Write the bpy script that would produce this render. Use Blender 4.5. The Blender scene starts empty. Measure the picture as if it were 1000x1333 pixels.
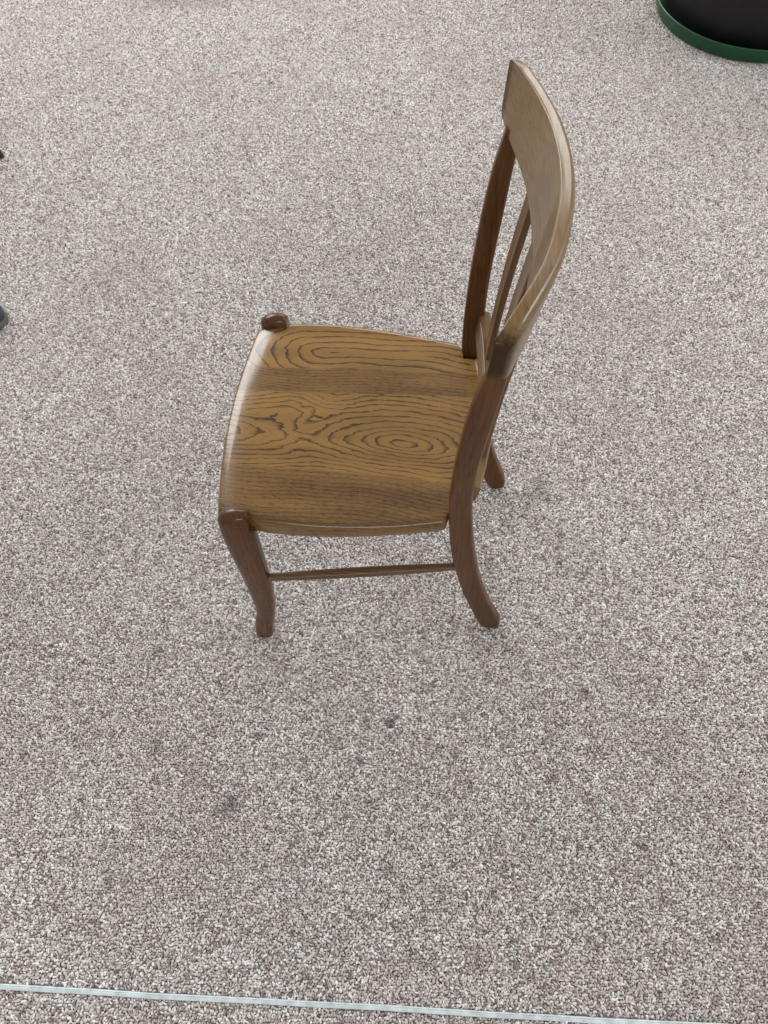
import bpy, bmesh, math, random
import numpy as np
from mathutils import Vector, Matrix

rnd = random.Random(7)
C = bpy.context.scene.collection
R = math.radians

# ------------------------------------------------------------------ camera
PIT, ROLL, CAM_H = R(60.6), R(-2.13), 1.541
fw = Vector((0, math.cos(PIT), -math.sin(PIT)))
rt = Vector((1, 0, 0))
up = rt.cross(fw)
r2 = rt * math.cos(ROLL) + up * math.sin(ROLL)
u2 = -rt * math.sin(ROLL) + up * math.cos(ROLL)
cd = bpy.data.cameras.new('camera')
cd.sensor_fit = 'HORIZONTAL'
cd.sensor_width = 36
cd.lens = 36
cd.clip_start = 0.05
cd.clip_end = 200
cam = bpy.data.objects.new('camera', cd)
m = Matrix((r2, u2, -fw)).transposed().to_4x4()
m.translation = (0, 0, CAM_H)
cam.matrix_world = m
C.objects.link(cam)
bpy.context.scene.camera = cam

# ------------------------------------------------------------------ world: even indoor bounce light
w = bpy.data.worlds.new('World')
bpy.context.scene.world = w
w.use_nodes = True
bg = w.node_tree.nodes['Background']
bg.inputs[0].default_value = (0.99, 0.985, 0.985, 1)
bg.inputs[1].default_value = 0.52

# ------------------------------------------------------------------ window light
def area(name, loc, target, sx, sy, power, col):
    ld = bpy.data.lights.new(name, 'AREA')
    ld.shape = 'RECTANGLE'
    ld.size, ld.size_y = sx, sy
    ld.energy = power
    ld.color = col
    o = bpy.data.objects.new(name, ld)
    o.location = loc
    d = Vector(target) - Vector(loc)
    o.rotation_euler = d.to_track_quat('-Z', 'Y').to_euler()
    C.objects.link(o)
    return o
area('window_light_far', (1.2, 6.4, 3.7), (0.1, 1.0, 0.4), 6.0, 2.0, 245, (1.0, 0.98, 0.94))
area('window_light_side', (-3.3, 5.0, 2.8), (0.0, 0.9, 0.4), 2.8, 2.2, 215, (0.93, 0.97, 1.0))
area('window_light_right', (5.0, 1.6, 3.0), (0.0, 0.9, 0.4), 2.6, 1.7, 135, (0.95, 0.98, 1.0))
area('window_light_behind', (-0.6, -4.6, 3.0), (0.0, 0.8, 0.4), 3.0, 0.5, 85, (0.95, 0.98, 1.0))

sc = bpy.context.scene
sc.view_settings.view_transform = 'Standard'
sc.view_settings.look = 'None'
sc.view_settings.exposure = 0.0
sc.view_settings.gamma = 1.0
sc.view_settings.use_curve_mapping = False
sc.cycles.use_denoising = True
sc.cycles.max_bounces = 5
sc.cycles.diffuse_bounces = 3
sc.cycles.glossy_bounces = 3
sc.cycles.use_adaptive_sampling = True
sc.cycles.adaptive_threshold = 0.02

# ------------------------------------------------------------------ node expression helper
class G:
    def __init__(s, mat):
        s.t = mat.node_tree
        s.n = s.t.nodes
    def new(s, ty, **kw):
        n = s.n.new(ty)
        for k, v in kw.items():
            setattr(n, k, v)
        return n
    def put(s, inp, v):
        if isinstance(v, E):
            s.t.links.new(v.o, inp)
        else:
            inp.default_value = v
    def math(s, op, a, b=0.0, c=0.0):
        n = s.new('ShaderNodeMath', operation=op)
        s.put(n.inputs[0], a); s.put(n.inputs[1], b); s.put(n.inputs[2], c)
        return E(s, n.outputs[0])
    def xyz(s, a, b, c):
        n = s.new('ShaderNodeCombineXYZ')
        s.put(n.inputs[0], a); s.put(n.inputs[1], b); s.put(n.inputs[2], c)
        return E(s, n.outputs[0])
    def noise(s, vec, scale=1.0, detail=3.0, rough=0.55, dist=0.0):
        n = s.new('ShaderNodeTexNoise')
        s.t.links.new(vec.o, n.inputs['Vector'])
        n.inputs['Scale'].default_value = scale
        n.inputs['Detail'].default_value = detail
        n.inputs['Roughness'].default_value = rough
        n.inputs['Distortion'].default_value = dist
        return E(s, n.outputs['Fac'])
    def smooth(s, x, a, b, lo=0.0, hi=1.0):
        n = s.new('ShaderNodeMapRange', interpolation_type='SMOOTHSTEP')
        for i, v in enumerate((x, a, b, lo, hi)):
            s.put(n.inputs[i], v)
        return E(s, n.outputs[0])
    def mix(s, f, a, b, blend='MIX'):
        n = s.new('ShaderNodeMix', data_type='RGBA', blend_type=blend)
        s.put(n.inputs[0], f)
        for i, v in ((6, a), (7, b)):
            s.put(n.inputs[i], v if isinstance(v, E) else (*v, 1))
        return E(s, n.outputs[2])
    def ramp(s, f, stops, interp='LINEAR'):
        n = s.new('ShaderNodeValToRGB')
        n.color_ramp.interpolation = interp
        el = n.color_ramp.elements
        while len(el) < len(stops):
            el.new(0.5)
        for e, (p, c) in zip(el, stops):
            e.position = p
            e.color = (*c, 1)
        s.put(n.inputs[0], f)
        return E(s, n.outputs[0])
    def objco(s):
        n = s.new('ShaderNodeTexCoord')
        sp = s.new('ShaderNodeSeparateXYZ')
        s.t.links.new(n.outputs['Object'], sp.inputs[0])
        return [E(s, sp.outputs[i]) for i in range(3)]
    def bump(s, h, strength, dist):
        n = s.new('ShaderNodeBump')
        n.inputs['Strength'].default_value = strength
        n.inputs['Distance'].default_value = dist
        s.put(n.inputs['Height'], h)
        return E(s, n.outputs[0])
class E:
    def __init__(s, g, o): s.g, s.o = g, o
    def __add__(a, b): return a.g.math('ADD', a, b)
    __radd__ = __add__
    def __sub__(a, b): return a.g.math('SUBTRACT', a, b)
    def __rsub__(a, b): return a.g.math('SUBTRACT', b, a)
    def __mul__(a, b): return a.g.math('MULTIPLY', a, b)
    __rmul__ = __mul__
    def __truediv__(a, b): return a.g.math('DIVIDE', a, b)
    def sqrt(a): return a.g.math('SQRT', a)
    def abs(a): return a.g.math('ABSOLUTE', a)
    def fract(a): return a.g.math('FRACT', a)
    def max(a, b): return a.g.math('MAXIMUM', a, b)
    def min(a, b): return a.g.math('MINIMUM', a, b)

def material(name):
    mt = bpy.data.materials.new(name)
    mt.use_nodes = True
    g = G(mt)
    b = g.n['Principled BSDF']
    return mt, g, b

def plain(name, col, rough, metal=0.0, coat=0.0, var=0.15, nscale=40.0, bump=0.0):
    mt, g, b = material(name)
    x, y, z = g.objco()
    n = g.noise(g.xyz(x, y, z), nscale, 4.0)
    lo = tuple(c * (1 - var) for c in col); hi = tuple(c * (1 + var) for c in col)
    g.put(b.inputs['Base Color'], g.mix(g.smooth(n, 0.3, 0.7), lo, hi))
    g.put(b.inputs['Roughness'], n * 0.2 + (rough - 0.1))
    b.inputs['Metallic'].default_value = metal
    b.inputs['Coat Weight'].default_value = coat
    if bump:
        g.put(b.inputs['Normal'], g.bump(n, bump, 0.001))
    return mt

def wood(name, along, light, dark, seed=0.0, figure=1.0, rough=0.3, spec=0.18, coat=0.16, ends=None):
    """stained oak; along = index of the grain axis (object coordinates)"""
    mt, g, b = material(name)
    p = g.objco()
    a = p[along] + seed
    c1, c2 = p[(along + 1) % 3] + seed * 0.7, p[(along + 2) % 3] + seed * 1.3
    big = g.noise(g.xyz(c1 * 14.0, c2 * 14.0, a * 2.2), 1.0, 2.0)
    field = (c1 * 0.8 + c2 * 0.6) * 150.0 + big * 9.0 * figure
    fr = field.fract()
    line = g.smooth(fr, 0.45, 0.95) * g.smooth(fr, 1.0, 0.95)
    pores = g.noise(g.xyz(c1 * 900.0, c2 * 900.0, a * 28.0), 1.0, 3.0, 0.6)
    streak = g.noise(g.xyz(c1 * 220.0, c2 * 220.0, a * 7.0), 1.0, 3.0, 0.6)
    tone = g.noise(g.xyz(c1 * 9.0, c2 * 9.0, a * 3.0), 1.0, 2.0)
    k = line * 0.22 + g.smooth(pores, 0.52, 0.72) * 0.4 + g.smooth(streak, 0.35, 0.75) * 0.35 + g.smooth(tone, 0.35, 0.7) * 0.38
    k = k.min(1.0)
    col = g.mix(k, light, dark)
    if ends:      # dark reflection at the ends painted into the colour, gloss cut back
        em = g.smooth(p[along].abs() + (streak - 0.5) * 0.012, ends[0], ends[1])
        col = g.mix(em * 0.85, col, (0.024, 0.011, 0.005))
    g.put(b.inputs['Base Color'], col)
    scuff = g.noise(g.xyz(c1 * 40.0, c2 * 40.0, a * 25.0), 1.0, 5.0, 0.7)
    g.put(b.inputs['Roughness'], streak * 0.14 + (rough - 0.05) + g.smooth(scuff, 0.5, 0.7) * 0.12)
    g.put(b.inputs['Coat Roughness'], g.smooth(scuff, 0.42, 0.68, 0.05, 0.25))
    b.inputs['Specular IOR Level'].default_value = spec
    b.inputs['Coat Weight'].default_value = coat
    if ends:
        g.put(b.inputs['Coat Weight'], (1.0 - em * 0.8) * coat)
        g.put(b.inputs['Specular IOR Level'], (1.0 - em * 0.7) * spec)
    g.put(b.inputs['Normal'], g.bump(pores * -0.6 + streak * -0.4, 0.12, 0.0004))
    return mt

def seat_wood(name):
    """glued-up oak seat: four board faces, flat-sawn figure simulated as cut growth rings"""
    mt, g, b = material(name)
    u, v, z = g.objco()
    v = v + (z - 0.450) * 0.9
    light, dark = (0.275, 0.148, 0.043), (0.044, 0.021, 0.010)
    wob = g.noise(g.xyz(u * 7.0, v * 20.0, 0.0), 1.0, 3.0, 0.6) - 0.5
    wob2 = g.noise(g.xyz(u * 45.0, v * 170.0, 3.1), 1.0, 3.0, 0.6) - 0.5
    wob3 = g.noise(g.xyz(u * 4.0, v * 6.0, 9.7), 1.0, 1.0, 0.5) - 0.5
    # board A, far side: a few long nested U lines closing towards the front edge
    da = g.smooth(u, 0.13, -0.07, 0.0, 0.085)
    va = v - 0.148 + (u - 0.1) * 0.04 + wob3 * 0.07
    Ra = ((va * va) + da * da).sqrt() * 68.0 + wob * 1.3 + wob2 * 0.35
    # board B: straight quarter grain
    Rb = v * 170.0 + wob * 1.6 + wob3 * 9.0
    # board C: eye figure towards the back, a second figure opening to the front edge
    vc = v + 0.046 + wob3 * 0.05
    e1 = (u - 0.268) * 0.36
    eye = (vc * vc * g.smooth(v, -0.060, -0.030, 1.7, 0.9) + e1 * e1).sqrt() * 104.0
    vf = v + 0.040 - (u + 0.03).max(0.0) * g.smooth(v, -0.05, 0.03, 0.0, 0.34)
    d2 = (u + 0.10) * 0.20
    fan = (vf * vf + d2 * d2).sqrt() * 108.0 + 1.2
    wgt = g.smooth(u + wob * 0.08, 0.05, 0.15)
    Rc = eye * wgt + fan * (1.0 - wgt) + wob * 2.4 + wob2 * 0.5
    # board D, near side: straight fine grain
    Rd = v * 135.0 + wob * 1.6 + wob3 * 7.0
    sAB = g.smooth(v - u * 0.05, 0.1015, 0.1035)
    sBC = g.smooth(v - u * 0.06, 0.047, 0.050)
    sCD = g.smooth(v, -0.1125, -0.1085)
    Rr = Ra * sAB + (1.0 - sAB) * (Rb * sBC + (1.0 - sBC) * (Rc * sCD + (1.0 - sCD) * Rd))
    straight = (1.0 - sAB) * sBC + (1.0 - sCD)
    pores = g.noise(g.xyz(u * 70.0, v * 800.0, 1.0), 1.0, 3.0, 0.65)
    pores2 = g.noise(g.xyz(u * 26.0, v * 420.0, 5.0), 1.0, 3.0, 0.6)
    fr = (Rr + (pores2 - 0.5) * 0.22).fract()
    wid = g.noise(g.xyz(u * 12.0, v * 30.0, 7.0), 1.0, 2.0)
    line = g.smooth(fr, g.smooth(wid, 0.3, 0.7, 0.45, 0.76), 0.95) * g.smooth(fr, 1.0, 0.97)
    line = line * g.smooth(pores, 0.30, 0.55, 0.45, 1.0)
    tone = g.noise(g.xyz(u * 3.0, v * 16.0, 2.0), 1.0, 2.0)
    ray = g.noise(g.xyz(u * 110.0, v * 260.0, 2.0), 1.0, 2.0, 0.6)
    fr2 = (Rr * 3.0 + wob2 * 0.8).fract()
    fine = g.smooth(fr2, 0.5, 0.9) * g.smooth(fr2, 1.0, 0.92)
    k = line * (1.0 - straight * g.smooth(ray, 0.35, 0.65, 0.35, 0.85)) * 0.80 + fine * (1.0 - straight) * 0.14
    k = k + g.smooth(pores, 0.48, 0.72) * (0.24 + straight * 0.2) + g.smooth(tone, 0.36, 0.68) * 0.32
    k = k + straight * (0.27 + g.smooth(ray, 0.48, 0.72) * 0.26)
    k = k.min(1.0)
    g.put(b.inputs['Base Color'], g.mix(k, light, dark))
    g.put(b.inputs['Roughness'], pores2 * 0.10 + 0.20)
    b.inputs['Specular IOR Level'].default_value = 0.18
    b.inputs['Coat Weight'].default_value = 0.42
    b.inputs['Coat Roughness'].default_value = 0.15
    g.put(b.inputs['Normal'], g.bump(k * -1.0, 0.16, 0.0006))
    return mt

# ------------------------------------------------------------------ mesh helpers
def link(name, me, mat, parent=None):
    o = bpy.data.objects.new(name, me)
    if mat:
        me.materials.clear(); me.materials.append(mat)
    C.objects.link(o)
    if parent:
        o.parent = parent
    return o

def shade(me, ang=40):
    for p in me.polygons:
        p.use_smooth = True
    me.set_sharp_from_angle(angle=R(ang))

def loft(name, rings, ang=50):
    """rings: list of equal-length point loops; ends closed with a fan"""
    n = len(rings[0])
    vs = [tuple(p) for r in rings for p in r]
    fs = []
    for i in range(len(rings) - 1):
        for j in range(n):
            k = (j + 1) % n
            fs.append((i * n + j, i * n + k, (i + 1) * n + k, (i + 1) * n + j))
    for base in (0, (len(rings) - 1) * n):
        c = np.mean([vs[base + j] for j in range(n)], axis=0)
        vs.append(tuple(c))
        ci = len(vs) - 1
        for j in range(n):
            fs.append((base + j, base + (j + 1) % n, ci))
    me = bpy.data.meshes.new(name)
    me.from_pydata(vs, [], fs)
    bm = bmesh.new(); bm.from_mesh(me)
    bmesh.ops.recalc_face_normals(bm, faces=bm.faces)
    bm.to_mesh(me); bm.free()
    shade(me, ang)
    return me

def rrect(n=32, e=4.0):
    out = []
    for i in range(n):
        t = 2 * math.pi * (i + 0.5) / n
        c, s = math.cos(t), math.sin(t)
        out.append((math.copysign(abs(c) ** (2 / e), c), math.copysign(abs(s) ** (2 / e), s)))
    return out

def interp(tab, x):
    """smooth (Catmull-Rom / pchip-like) table lookup on the first column"""
    t = np.array(tab, float)
    xs = t[:, 0]
    out = []
    for c in range(1, t.shape[1]):
        ys = t[:, c]
        d = np.diff(ys) / np.diff(xs)
        mm = np.zeros(len(xs)); mm[0] = d[0]; mm[-1] = d[-1]
        mm[1:-1] = (d[:-1] + d[1:]) / 2
        i = int(np.clip(np.searchsorted(xs, x) - 1, 0, len(xs) - 2))
        h = xs[i + 1] - xs[i]; s = (x - xs[i]) / h
        out.append((2*s**3-3*s**2+1)*ys[i] + (s**3-2*s**2+s)*h*mm[i] + (-2*s**3+3*s**2)*ys[i+1] + (s**3-s**2)*h*mm[i+1])
    return out

# ------------------------------------------------------------------ the floor
def carpet_material():
    mt, g, b = material('carpet_loops')
    oi = g.new('ShaderNodeObjectInfo')
    rv = E(g, oi.outputs['Random'])
    geo = g.new('ShaderNodeNewGeometry')
    pos = E(g, geo.outputs['Position'])
    big = g.noise(pos, 2.2, 3.0, 0.6)
    mid = g.noise(pos, 11.0, 3.0, 0.6)
    spot = g.noise(pos, 26.0, 2.0, 0.5)
    col = g.ramp(rv, [(0.0, (0.20, 0.172, 0.164)), (0.10, (0.31, 0.270, 0.256)), (0.15, (0.38, 0.275, 0.255)), (0.19, (0.42, 0.32, 0.295)),
                      (0.25, (0.46, 0.415, 0.385)), (0.50, (0.54, 0.495, 0.465)), (0.75, (0.64, 0.60, 0.57)), (1.0, (0.86, 0.84, 0.82))])
    col = g.mix(g.smooth(mid, 0.5, 0.78, 0.0, 0.25), col, (0.36, 0.285, 0.265))
    col = g.mix(g.smooth(big, 0.46, 0.72, 0.0, 0.28), col, (0.42, 0.34, 0.32))
    sx = g.new('ShaderNodeSeparateXYZ')
    g.put(sx.inputs[0], pos)
    X, Y = E(g, sx.outputs[0]), E(g, sx.outputs[1])
    # walked-in dirt spots; the faint ones beside the rear legs are painted shade
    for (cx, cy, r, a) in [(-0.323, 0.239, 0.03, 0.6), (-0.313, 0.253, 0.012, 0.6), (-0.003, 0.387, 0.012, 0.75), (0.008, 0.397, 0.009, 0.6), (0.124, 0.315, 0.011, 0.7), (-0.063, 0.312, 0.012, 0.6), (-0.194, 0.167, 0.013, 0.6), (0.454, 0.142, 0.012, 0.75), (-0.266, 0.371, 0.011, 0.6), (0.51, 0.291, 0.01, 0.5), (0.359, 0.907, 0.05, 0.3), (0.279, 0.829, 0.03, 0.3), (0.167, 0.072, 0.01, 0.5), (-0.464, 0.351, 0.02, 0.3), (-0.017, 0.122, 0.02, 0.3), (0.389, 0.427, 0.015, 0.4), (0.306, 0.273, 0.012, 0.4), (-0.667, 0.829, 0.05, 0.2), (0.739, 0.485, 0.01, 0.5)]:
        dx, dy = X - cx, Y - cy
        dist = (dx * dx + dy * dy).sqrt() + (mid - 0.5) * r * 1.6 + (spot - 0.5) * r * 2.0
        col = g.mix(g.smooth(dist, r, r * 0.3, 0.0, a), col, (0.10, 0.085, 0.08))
    fleck = g.noise(pos, 95.0, 1.0, 0.5)
    col = g.mix(g.smooth(fleck + (big - 0.5) * 0.25 - g.smooth(Y, 0.7, 1.3) * 0.06, 0.725, 0.755, 0.0, 0.8), col, (0.09, 0.076, 0.072))
    dx, dy = (X - -0.646) * 0.45, Y - 3.124
    col = g.mix(g.smooth((dx * dx + dy * dy).sqrt() + (mid - 0.5) * 0.1, 0.16, 0.02, 0.0, 0.5), col, (0.30, 0.20, 0.19))  # reddish patch: shadow from something beyond the far edge, painted into the colour
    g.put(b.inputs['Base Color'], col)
    b.inputs['Roughness'].default_value = 0.9
    b.inputs['Sheen Weight'].default_value = 0.1
    b.inputs['Sheen Roughness'].default_value = 0.5
    return mt

def backing_material():
    mt, g, b = material('carpet_backing')
    geo = g.new('ShaderNodeNewGeometry')
    pos = E(g, geo.outputs['Position'])
    vo = g.new('ShaderNodeTexVoronoi')
    g.put(vo.inputs['Vector'], pos)
    vo.inputs['Scale'].default_value = 150
    c = g.new('ShaderNodeSeparateColor')
    g.t.links.new(vo.outputs['Color'], c.inputs[0])
    col = g.ramp(E(g, c.outputs[0]), [(0.0, (0.16, 0.135, 0.128)), (0.5, (0.38, 0.33, 0.31)), (1.0, (0.62, 0.565, 0.54))])
    g.put(b.inputs['Base Color'], col)
    b.inputs['Roughness'].default_value = 0.95
    return mt

me = bpy.data.meshes.new('carpet_floor')
me.from_pydata([(-9, -6, -0.005), (9, -6, -0.005), (9, 10, -0.005), (-9, 10, -0.005)], [], [(0, 1, 2, 3)])
fl = link('carpet_floor', me, backing_material())
fl['kind'] = 'structure'
fl['label'] = 'mottled grey and mauve carpet floor'

# the loop pile: one small bent loop of yarn, instanced over the carpet
def tuft_mesh():
    bm = bmesh.new()
    bmesh.ops.create_icosphere(bm, subdivisions=2, radius=1.0)
    r = random.Random(3)
    for v in bm.verts:
        v.co.x *= 0.0031; v.co.y *= 0.0019; v.co.z *= 0.0036
        v.co.x += 0.0005 * math.sin(v.co.z * 560)
        v.co *= 1 + r.uniform(-0.10, 0.10)
    me = bpy.data.meshes.new('tuft')
    bm.to_mesh(me); bm.free()
    for p in me.polygons:
        p.use_smooth = True
    return me

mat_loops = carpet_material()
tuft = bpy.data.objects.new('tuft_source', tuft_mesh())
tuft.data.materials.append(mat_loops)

PX0, PX1, PY0, PY1, STEP = -1.95, 2.05, -0.5, 3.4, 0.0042
nx, ny = int((PX1 - PX0) / STEP), int((PY1 - PY0) / STEP)
rng = np.random.default_rng(5)
gx, gy = np.meshgrid(np.arange(nx), np.arange(ny))
px = PX0 + (gx + 0.5 * (gy % 2)) * STEP + rng.normal(0, STEP * 0.20, gx.shape)
py = PY0 + gy * STEP + rng.normal(0, STEP * 0.20, gx.shape)
pz = -0.0034 + rng.normal(0, 0.0010, gx.shape)
pts = np.stack([px, py, pz], -1).reshape(-1, 3)
# keep the loops off the metal strip
A_, B_ = np.array([-0.692, -0.041]), np.array([0.606, -0.143])
d_ = (B_ - A_) / np.linalg.norm(B_ - A_); n_ = np.array([-d_[1], d_[0]])
off = (pts[:, :2] - A_) @ n_
pts = pts[(np.abs(off) > 0.0048) & (np.abs(pts[:, 0]) < 0.98 + 0.28 * (pts[:, 1] + 0.2))]
pm = bpy.data.meshes.new('carpet_pile')
pm.vertices.add(len(pts))
pm.vertices.foreach_set('co', pts.astype(np.float32).ravel())
pm.update()
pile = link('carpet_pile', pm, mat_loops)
pile['kind'] = 'stuff'
pile['label'] = 'looped grey, cream and mauve carpet pile'
ng = bpy.data.node_groups.new('pile_nodes', 'GeometryNodeTree')
ng.interface.new_socket('Geometry', in_out='INPUT', socket_type='NodeSocketGeometry')
ng.interface.new_socket('Geometry', in_out='OUTPUT', socket_type='NodeSocketGeometry')
N = ng.nodes; Lk = ng.links
gi, go = N.new('NodeGroupInput'), N.new('NodeGroupOutput')
m2p = N.new('GeometryNodeMeshToPoints')
iop = N.new('GeometryNodeInstanceOnPoints')
oinf = N.new('GeometryNodeObjectInfo'); oinf.inputs['Object'].default_value = tuft
rr = N.new('FunctionNodeRandomValue'); rr.data_type = 'FLOAT_VECTOR'
rr.inputs[0].default_value = (-0.6, -0.75, 0); rr.inputs[1].default_value = (0.6, 0.75, 6.283)
rs = N.new('FunctionNodeRandomValue'); rs.data_type = 'FLOAT_VECTOR'; rs.inputs['Seed'].default_value = 4
rs.inputs[0].default_value = (0.6, 0.7, 0.8); rs.inputs[1].default_value = (1.25, 1.3, 1.2)
Lk.new(gi.outputs[0], m2p.inputs[0]); Lk.new(m2p.outputs[0], iop.inputs['Points'])
Lk.new(oinf.outputs['Geometry'], iop.inputs['Instance'])
Lk.new(rr.outputs[0], iop.inputs['Rotation']); Lk.new(rs.outputs[0], iop.inputs['Scale'])
Lk.new(iop.outputs[0], go.inputs[0])
pile.modifiers.new('pile', 'NODES').node_group = ng

# ------------------------------------------------------------------ metal strip across the carpet
def strip():
    prof = [(-0.0048, -0.005), (-0.0046, 0.0002), (-0.0040, 0.0012), (-0.0018, 0.0018), (0.0008, 0.0017),
            (0.0016, 0.0008), (0.0024, 0.0016), (0.0036, 0.0011), (0.0044, 0.0001), (0.0046, -0.005)]
    a = A_ - d_ * 2.2; b = B_ + d_ * 2.2
    rings = []
    for i in range(61):
        c = a + (b - a) * i / 60
        wv = 0.0006 * math.sin(i * 0.9) + 0.0005 * math.sin(i * 2.3 + 1)
        rings.append([(c[0] + n_[0] * (q + wv), c[1] + n_[1] * (q + wv), h) for q, h in prof])
    return loft('carpet_trim_strip', rings, 35)
mat_alu = plain('brushed_aluminium', (0.56, 0.61, 0.615), 0.6, 0.2, var=0.15, nscale=60)
ts = link('carpet_trim_strip', strip(), mat_alu)
ts['label'] = 'thin pale metal trim strip laid across the carpet'
ts['category'] = 'trim strip'

# ------------------------------------------------------------------ the chair
chair = bpy.data.objects.new('wooden_chair', None)
chair.empty_display_size = 0.2
chair.location = (-0.2223, 0.8254, 0.001)
chair.rotation_euler = (0, 0, R(-8.17))
C.objects.link(chair)
chair['label'] = 'brown varnished oak side chair with curved crest rail standing on the carpet'
chair['category'] = 'chair'

DK_L, DK_D = (0.128, 0.053, 0.018), (0.036, 0.014, 0.006)
mat_leg = wood('stained_oak_upright', 2, DK_L, DK_D, 0.0, 0.8, 0.22, 0.12, 0.28)
mat_post = wood('stained_oak_post', 2, DK_L, DK_D, 1.7, 0.8, 0.3, 0.12, 0.14)
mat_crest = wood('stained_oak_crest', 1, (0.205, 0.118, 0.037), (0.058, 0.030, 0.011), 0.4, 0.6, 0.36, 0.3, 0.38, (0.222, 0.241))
mat_rail = wood('stained_oak_rail', 1, (0.20, 0.115, 0.048), (0.080, 0.042, 0.022), 2.4, 1.0)
mat_slat = wood('stained_oak_slat', 2, (0.17, 0.095, 0.042), (0.070, 0.037, 0.020), 3.3, 1.0)
mat_str = wood('stained_oak_stretcher', 0, (0.17, 0.095, 0.045), (0.060, 0.032, 0.018), 5.1, 1.0)
mat_seat = seat_wood('oak_seat')

def skew(u, v, z):
    """the frame is a little out of square: the far front corner stands forward, the far post top back"""
    f = max(0.0, 1 - max(u, 0) / 0.36) * min(1.0, z / 0.25)
    t = max(0.0, min(1.0, (z - 0.5) / 0.36))
    return u + (-0.005 * (v / 0.21) - 0.005) * f + 0.0015 * (v / 0.21) * t
# --- seat
SU0, SU1 = -0.025, 0.386
WTAB = [(-0.03, 0.198), (0.0, 0.206), (0.05, 0.2135), (0.12, 0.2165), (0.20, 0.2125), (0.27, 0.2045), (0.325, 0.1955), (0.345, 0.1915)]
def half_w(u):
    if u < 0.345:
        return interp(WTAB, max(u, -0.03))[0]
    t = min(1.0, (u - 0.345) / 0.012)
    return 0.1915 - 0.033 * (1 - math.sqrt(max(0.0, 1 - t * t)))
def seat_top(u, v):
    s = (u - 0.19) / 0.19; t = v / 0.215
    dish = -0.011 * max(0.0, 1 - 0.8 * s * s) * max(0.0, 1 - t * t) ** 0.8
    side = -0.005 * max(0.0, 1 - ((u - 0.17) / 0.17) ** 2) * t * t
    roll = 0.0
    f = u + 0.022 * (1 - t * t)                     # distance behind the front edge, roughly
    if f < 0.062:
        roll = -0.0095 * ((0.062 - f) / 0.062) ** 2.2
    rear = 0.004 * max(0, s) ** 2
    return 0.4565 + dish + side + roll + rear
def seat_mesh():
    NU, NV = 120, 96
    def dens(i, n, k=0.62):
        x = i / n
        return x * (1 - k) + k * (0.5 - 0.5 * math.cos(math.pi * x))
    su = sorted([dens(i, NU, 0.75) for i in range(NU + 1)] + [(u_ - SU0) / (SU1 - SU0) for u_ in np.linspace(0.343, 0.358, 14)])
    NU = len(su) - 1
    top, bot = {}, {}
    vs, fs = [], []
    rad = 0.013
    for i in range(NU + 1):
        s = su[i]
        ul = SU0 + s * (SU1 - SU0)
        hw = half_w(ul)
        for j in range(NV + 1):
            t = dens(j, NV, 0.8) * 2 - 1
            hw = half_w(ul) + (0.006 * math.sin(math.pi * min(1, max(0, ul / 0.34))) if t > 0 else 0.0)
            v = t * hw
            u = ul - 0.017 * (1 - t * t) * (1 - s) ** 1.5 + 0.022 * (1 - t * t) * s ** 6
            de = min(hw - abs(v), (u - (SU0 - 0.017 * (1 - t * t))), SU1 + 0.022 * (1 - t * t) - u)
            de = max(de, 0.0)
            z = seat_top(u, v)
            rr_ = 0.006 + 0.007 * min(1.0, max(0.0, (u + 0.01) / 0.04))      # tighter arris at the front
            if de < rr_:
                q = 1 - de / rr_
                z -= rr_ * (1 - math.sqrt(max(0.0, 1 - q * q)))
            top[i, j] = len(vs); vs.append((skew(u, v, z), v, z))
    for i in range(NU + 1):
        for j in range(NV + 1):
            x, y, z = vs[top[i, j]]
            cu, cv = 0.19, 0.0
            bot[i, j] = len(vs); vs.append((cu + (x - cu) * 0.990, cv + (y - cv) * 0.990, 0.405 + 0.022 * max(0.0, x / 0.37) ** 1.3))
    for i in range(NU):
        for j in range(NV):
            fs.append((top[i, j], top[i + 1, j], top[i + 1, j + 1], top[i, j + 1]))
            fs.append((bot[i, j], bot[i, j + 1], bot[i + 1, j + 1], bot[i + 1, j]))
    edge = [(i, 0) for i in range(NU)] + [(NU, j) for j in range(NV)] + [(i, NV) for i in range(NU, 0, -1)] + [(0, j) for j in range(NV, 0, -1)]
    # side wall with a rounded lower arris
    n = len(edge)
    def mid(k, f, inset):
        x0, y0, z0 = vs[top[edge[k]]]; x1, y1, z1 = vs[bot[edge[k]]]
        return (x0 + (x1 - x0) * inset, y0 + (y1 - y0) * inset, z0 + (z1 - z0) * f)
    lv = [[top[e] for e in edge]]
    for f, ins in ((0.3, 0.0), (0.6, 0.1), (0.85, 0.45)):
        row = []
        for k in range(n):
            row.append(len(vs)); vs.append(mid(k, f, ins))
        lv.append(row)
    lv.append([bot[e] for e in edge])
    for a, b2 in zip(lv[:-1], lv[1:]):
        for k in range(n):
            k2 = (k + 1) % n
            fs.append((a[k], a[k2], b2[k2], b2[k]))
    me = bpy.data.meshes.new('seat')
    me.from_pydata(vs, [], fs)
    bm = bmesh.new(); bm.from_mesh(me)
    bmesh.ops.recalc_face_normals(bm, faces=bm.faces)
    bm.to_mesh(me); bm.free()
    shade(me, 45)
    return me
seat = link('seat', seat_mesh(), mat_seat, chair)
seat['label'] = 'saddle-shaped oak seat with bold swirling grain'

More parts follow.
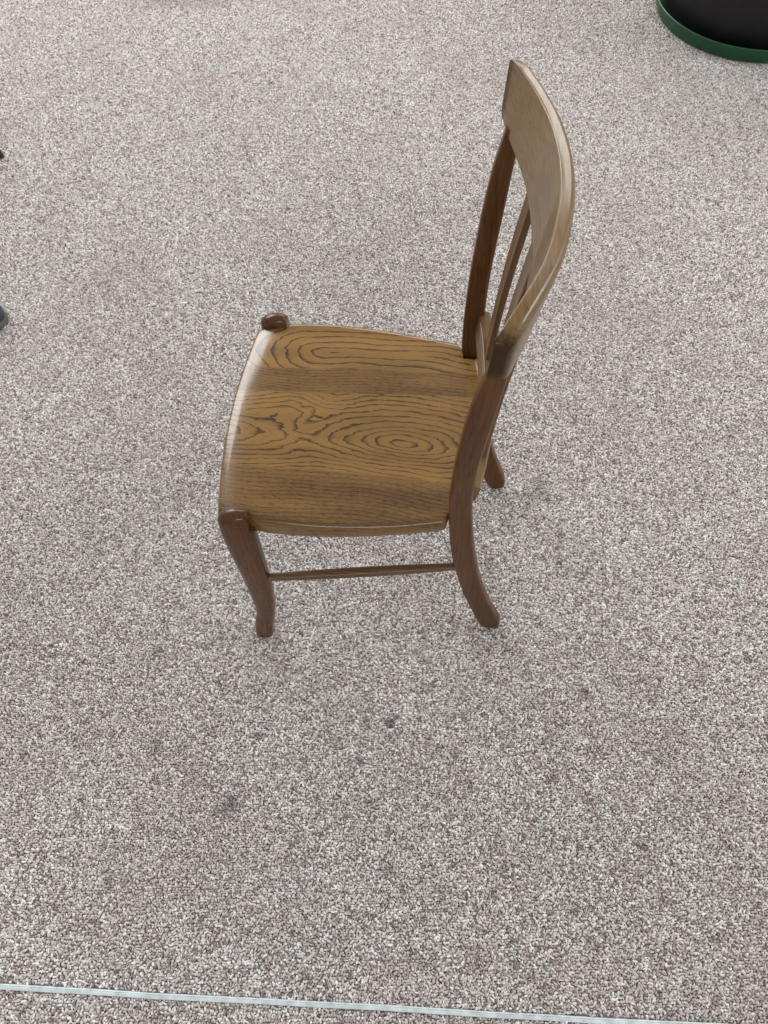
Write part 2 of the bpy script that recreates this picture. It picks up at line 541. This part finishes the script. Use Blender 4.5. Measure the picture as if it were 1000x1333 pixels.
# --- legs and posts
def upright(name, tab, sgn, n=90, e=4.0, cap_top=0.0, cap_bot=0.004, ring=None, flat=9.0):
    """tab rows: z, u_front, u_back, v_centre, v_thickness"""
    zs = np.linspace(tab[0][0], tab[-1][0], n)
    shape0 = shape = ring or rrect(36, e)
    rings = []
    for z in zs:
        uf, ub, vc, th = interp(tab, z)
        k = 1.0
        dt, db = tab[-1][0] - z, z - tab[0][0]
        if cap_top and dt < cap_top:
            q = 1 - dt / cap_top; k = math.sqrt(max(0.0, 1 - q * q)) * 0.97 + 0.03
        if db < cap_bot:
            q = 1 - db / cap_bot; k = min(k, 0.82 + 0.18 * math.sqrt(max(0.0, 1 - q * q)))
        cu, hu = (uf + ub) / 2, (ub - uf) / 2 * k
        if cap_top:
            bl = max(0.0, min(1.0, 1 - (dt - cap_top * 0.6) / 0.05))
            shape = [(a * (1 - bl) + p_ * bl, c * (1 - bl) + q_ * bl) for (a, c), (p_, q_) in zip(shape0, rrect(36, 2.1))]
        rings.append([(skew(min(cu + a * hu, flat if z > 0.425 else 9), sgn * vc, z), sgn * vc + c * th / 2 * k, z) for a, c in shape])
    return loft(name, rings, 60)

FRONT = [(0.000, -0.0235, 0.0135, 0.2400, 0.031), (0.025, -0.0215, 0.0165, 0.2390, 0.030), (0.060, -0.0160, 0.0230, 0.2375, 0.028),
         (0.120, -0.0050, 0.0330, 0.2340, 0.029), (0.190, -0.0060, 0.0390, 0.2300, 0.031), (0.266, -0.0095, 0.0400, 0.2260, 0.033),
         (0.317, -0.0125, 0.0395, 0.2230, 0.035), (0.363, -0.0160, 0.0390, 0.2200, 0.036), (0.406, -0.0190, 0.0385, 0.2170, 0.036),
         (0.440, -0.0195, 0.0380, 0.2145, 0.035), (0.455, -0.0175, 0.0400, 0.2130, 0.034), (0.471, -0.0080, 0.0420, 0.2115, 0.032)]
REAR = [(0.000, 0.4510, 0.4830, 0.1730, 0.026), (0.015, 0.4440, 0.4860, 0.1730, 0.028), (0.035, 0.4360, 0.4830, 0.1730, 0.028), (0.072, 0.4250, 0.4700, 0.1730, 0.028),
        (0.112, 0.4130, 0.4560, 0.1730, 0.0280), (0.180, 0.3950, 0.4370, 0.1730, 0.0275), (0.260, 0.3780, 0.4200, 0.1730, 0.027),
        (0.342, 0.3650, 0.4065, 0.1730, 0.027), (0.425, 0.3570, 0.3965, 0.1730, 0.027), (0.510, 0.3530, 0.3895, 0.1765, 0.0265),
        (0.615, 0.3545, 0.3885, 0.1875, 0.026), (0.690, 0.3590, 0.3925, 0.1955, 0.025), (0.746, 0.3635, 0.3965, 0.2010, 0.025),
        (0.819, 0.3725, 0.4015, 0.2080, 0.023), (0.874, 0.3835, 0.4055, 0.2125, 0.020)]
for sgn in (-1, 1):
    lg = link('front_leg', upright('front_leg', FRONT, sgn, 140, 3.2, 0.022, flat=0.0320), mat_leg, chair)
for sgn in (-1, 1):
    link('rear_post', upright('rear_post', REAR, sgn, 110, 4.2), mat_post, chair)

# --- crest rail, bowed in plan
CREST = [  # |v|, z_bottom, z_top, u_front_bottom, u_front_top, thickness
    (-0.060, 0.853, 0.953, 0.4220, 0.4410, 0.021), (0.000, 0.853, 0.953, 0.4250, 0.4450, 0.021), (0.060, 0.853, 0.953, 0.4220, 0.4410, 0.021), (0.120, 0.855, 0.951, 0.4130, 0.4300, 0.021),
    (0.170, 0.858, 0.952, 0.3995, 0.4130, 0.021), (0.205, 0.862, 0.953, 0.3875, 0.3975, 0.021), (0.228, 0.869, 0.953, 0.3800, 0.3860, 0.021),
    (0.2385, 0.880, 0.950, 0.3765, 0.3800, 0.019), (0.2430, 0.891, 0.944, 0.3770, 0.3795, 0.014)]
def crest_section():
    """unit section: a = -1 front .. 1 back, c = -1 bottom .. 1 top; crisp front arris, rounded back"""
    out = []
    def arc(ca, cc, ra, rc, t0, t1, n):
        for k in range(n):
            t = R(t0 + (t1 - t0) * k / (n - 1))
            out.append((ca + ra * math.cos(t), cc + rc * math.sin(t)))
    arc(-0.78, 0.955, 0.22, 0.045, 180, 90, 6)
    for a in (-0.45, -0.2):
        out.append((a, 1.0))
    arc(0.05, 0.74, 0.95, 0.26, 90, 0, 14)
    for c in (0.6, 0.3, 0.0, -0.3, -0.6):
        out.append((1.0, c))
    arc(0.70, -0.93, 0.30, 0.07, 0, -90, 6)
    for a in (0.3, -0.2):
        out.append((a, -1.0))
    arc(-0.70, -0.93, 0.30, 0.07, 270, 180, 6)
    for c in (-0.6, -0.3, 0.0, 0.3, 0.6, 0.8):
        out.append((-1.0, c))
    return out
def crest():
    base = crest_section()
    rings = []
    for v in np.linspace(-0.2430, 0.2430, 161):
        zb, zt, ub, ut, th = interp(CREST, abs(v))
        if v < -0.17:      # the near end is rubbed down lower
            zt -= 0.013 * ((-v - 0.17) / 0.073) ** 2
        pts = []
        for a, c in base:
            f = (c + 1) / 2
            z = zb + (zt - zb) * f
            u = ub + (ut - ub) * f + th / 2 * (1 + a)
            if f > 0.5:      # the top slopes down a little to the back
                z -= 0.0035 * ((a + 1) / 2) ** 1.5 * (f - 0.5) * 2
            pts.append((u, v, z))
        rings.append(pts)
    return loft('crest_rail', rings, 75)
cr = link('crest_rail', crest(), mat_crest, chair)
cr['label'] = 'broad curved crest rail with a rounded top edge'

def lower_rail():
    base = rrect(40, 7.0)
    rings = []
    for v in np.linspace(-0.178, 0.178, 49):
        t = 1 - (v / 0.178) ** 2
        uc = 0.3845 + 0.0165 * t
        zb, zt = 0.510 , 0.551 - 0.004 * t
        rings.append([(uc + a * 0.0115 + 0.003 * c, v, (zb + zt) / 2 + c * (zt - zb) / 2) for a, c in base])
    return loft('lower_back_rail', rings, 60)
link('lower_back_rail', lower_rail(), mat_rail, chair)

def slat(vc):
    base = rrect(36, 8.0)
    t = 1 - (vc / 0.178) ** 2
    u0 = 0.3845 + 0.0165 * t + 0.003
    zb, zt, ub, ut, th = interp(CREST, abs(vc))
    u1 = ub + th * 0.5
    rings = []
    for k in np.linspace(0, 1, 30):
        z = 0.540 + (zb + 0.008 - 0.540) * k
        u = u0 + (u1 - u0) * k - 0.004 * math.sin(math.pi * k)
        hw = 0.0225 + 0.002 * k
        rings.append([(u + a * 0.0056, vc + c * hw, z) for a, c in base])
    return loft('back_slat', rings, 60)
for vc in (0.098, 0.0, -0.098):
    link('back_slat', slat(vc), mat_slat, chair)

# --- side stretchers
def stretcher(sgn):
    a = np.array([0.030, sgn * 0.229, 0.256]); b = np.array([0.385, sgn * 0.1745, 0.266])
    d = b - a; L = np.linalg.norm(d); d /= L
    s = np.cross(d, [0, 0, 1]); s /= np.linalg.norm(s)
    t = np.cross(s, d)
    base = rrect(20, 2.4)
    rings = []
    for k in np.linspace(0, 1, 40):
        r = 0.0062 + 0.0030 * math.sin(math.pi * k) ** 0.8
        c = a + d * L * k
        rings.append([c + s * x * r + t * y * r * 1.05 for x, y in base])
    return loft('side_stretcher', rings, 60)
for sgn in (-1, 1):
    link('side_stretcher', stretcher(sgn), mat_str, chair)

# ------------------------------------------------------------------ planter on a saucer
def revolve(name, prof, n=96, ang=40):
    rings = [[(r * math.cos(2 * math.pi * k / n), r * math.sin(2 * math.pi * k / n), z) for k in range(n)] for r, z in prof]
    vs = [p for r in rings for p in r]
    fs = []
    for i in range(len(prof) - 1):
        for k in range(n):
            k2 = (k + 1) % n
            fs.append((i * n + k, i * n + k2, (i + 1) * n + k2, (i + 1) * n + k))
    fs.append(tuple(range(n - 1, -1, -1)))
    fs.append(tuple((len(prof) - 1) * n + k for k in range(n)))
    me = bpy.data.meshes.new(name)
    me.from_pydata(vs, [], fs)
    bm = bmesh.new(); bm.from_mesh(me)
    bmesh.ops.recalc_face_normals(bm, faces=bm.faces)
    bm.to_mesh(me); bm.free()
    shade(me, ang)
    return me
mat_green = plain('green_plastic', (0.010, 0.074, 0.030), 0.36, var=0.03, nscale=3)
mat_black = plain('black_plastic', (0.003, 0.0028, 0.0036), 0.5, var=0.2, nscale=14)
mat_soil = plain('dark_soil', (0.03, 0.02, 0.014), 0.95, var=0.5, nscale=90, bump=0.8)
PX, PY = 1.366, 2.866
sau = link('plant_saucer', revolve('plant_saucer', [(0.300, 0.0), (0.318, 0.002), (0.322, 0.008), (0.331, 0.044), (0.334, 0.047), (0.334, 0.051), (0.3315, 0.0525),
          (0.3285, 0.051), (0.328, 0.046), (0.318, 0.010), (0.310, 0.006), (0.02, 0.006)]), mat_green)
sau.location = (PX, PY, 0.001)
sau['label'] = 'round dark green plastic saucer under the black planter'
sau['category'] = 'saucer'
pot = bpy.data.objects.new('planter_pot', None)
pot.location = (PX, PY, 0.0075)
C.objects.link(pot)
pot['label'] = 'large black plastic planter pot standing in the green saucer'
pot['category'] = 'planter'
link('pot_body', revolve('pot_body', [(0.285, 0.0), (0.295, 0.003), (0.300, 0.012), (0.345, 0.40), (0.352, 0.402), (0.356, 0.41), (0.356, 0.445),
     (0.350, 0.45), (0.342, 0.45), (0.338, 0.445), (0.330, 0.38), (0.05, 0.375)]), mat_black, pot)
link('potting_soil', revolve('potting_soil', [(0.330, 0.377), (0.333, 0.40), (0.30, 0.405), (0.15, 0.412), (0.02, 0.415)]), mat_soil, pot)

# ------------------------------------------------------------------ things cut by the left edge
mat_blue = plain('blue_grey_leather', (0.030, 0.040, 0.055), 0.45, var=0.2, nscale=60, bump=0.2)
mat_sole = plain('grey_rubber_sole', (0.10, 0.10, 0.10), 0.7, var=0.15, nscale=80)
mat_rub = plain('black_rubber', (0.012, 0.012, 0.013), 0.55, var=0.2, nscale=60)
shoe = bpy.data.objects.new('shoe', None)
shoe.location = (-1.000, 1.500, 0.001)
shoe.rotation_euler = (0, 0, R(176))
C.objects.link(shoe)
shoe['label'] = 'rounded blue-grey shoe toe poking in at the left edge of the carpet'
shoe['category'] = 'shoe'
# toe at local x=0, heel at x=0.29
SH = [(0.000, 0.006), (0.006, 0.022), (0.016, 0.033), (0.04, 0.045), (0.09, 0.050), (0.15, 0.043), (0.21, 0.036), (0.265, 0.034), (0.283, 0.025), (0.290, 0.008)]
def shoe_part(name, grow, zlo, ztab, e):
    base = rrect(32, e)
    rings = []
    for x in np.concatenate([np.linspace(0, 0.03, 12), np.linspace(0.035, 0.26, 30), np.linspace(0.265, 0.29, 8)]):
        hw = max(0.003, interp(SH, x)[0]) + grow
        zt = interp(ztab, x)[0]
        xx = 0.145 + (x - 0.145) * (1 + grow / 0.145)
        rings.append([(xx, a * hw, zlo + (zt - zlo) * (c + 1) / 2) for a, c in base])
    return loft(name, rings, 60)
link('shoe_sole', shoe_part('shoe_sole', 0.002, 0.0, [(0, 0.018), (0.29, 0.024)], 6.0), mat_sole, shoe)
link('shoe_upper', shoe_part('shoe_upper', 0.0, 0.012, [(0, 0.032), (0.01, 0.045), (0.03, 0.055), (0.08, 0.062), (0.14, 0.085), (0.2, 0.098), (0.27, 0.100), (0.29, 0.092)], 2.6), mat_blue, shoe)

def leg_tip():
    base = rrect(24, 2.0)
    rings = []
    a = np.array([0.0, 0.0, 0.0]); d = np.array([-0.25, 0.02, 0.97]); d /= np.linalg.norm(d)
    for s, r in [(0.0, 0.010), (0.002, 0.0125), (0.006, 0.0135), (0.03, 0.0130), (0.032, 0.0105), (0.20, 0.0105), (0.44, 0.0105)]:
        c = a + d * s
        rings.append([(c[0] + x * r, c[1] + y * r, c[2]) for x, y in base])
    return loft('furniture_leg', rings, 40)
lt = link('furniture_leg', leg_tip(), mat_rub)
lt.location = (-1.168, 2.205, 0.001)
lt['label'] = 'small black rubber-tipped furniture leg at the left edge'
lt['category'] = 'furniture leg'

# ------------------------------------------------------------------ lint by the metal strip
def lint():
    base = rrect(8, 2.0)
    p0 = A_ + d_ * 0.126 + n_ * 0.0135
    rings = []
    for k in np.linspace(0, 1, 14):
        c = p0 + d_ * 0.026 * k + n_ * (0.0025 * math.sin(k * 4.2))
        r = 0.0007 + 0.0004 * math.sin(math.pi * k)
        rings.append([(c[0] + n_[0] * x * r, c[1] + n_[1] * x * r, 0.0022 + y * r * 0.6) for x, y in base])
    return loft('lint_thread', rings, 60)
ln = link('lint_thread', lint(), plain('white_thread', (0.75, 0.77, 0.76), 0.9, var=0.05))
ln['label'] = 'tiny white scrap of thread lying beside the metal strip'
ln['category'] = 'thread'
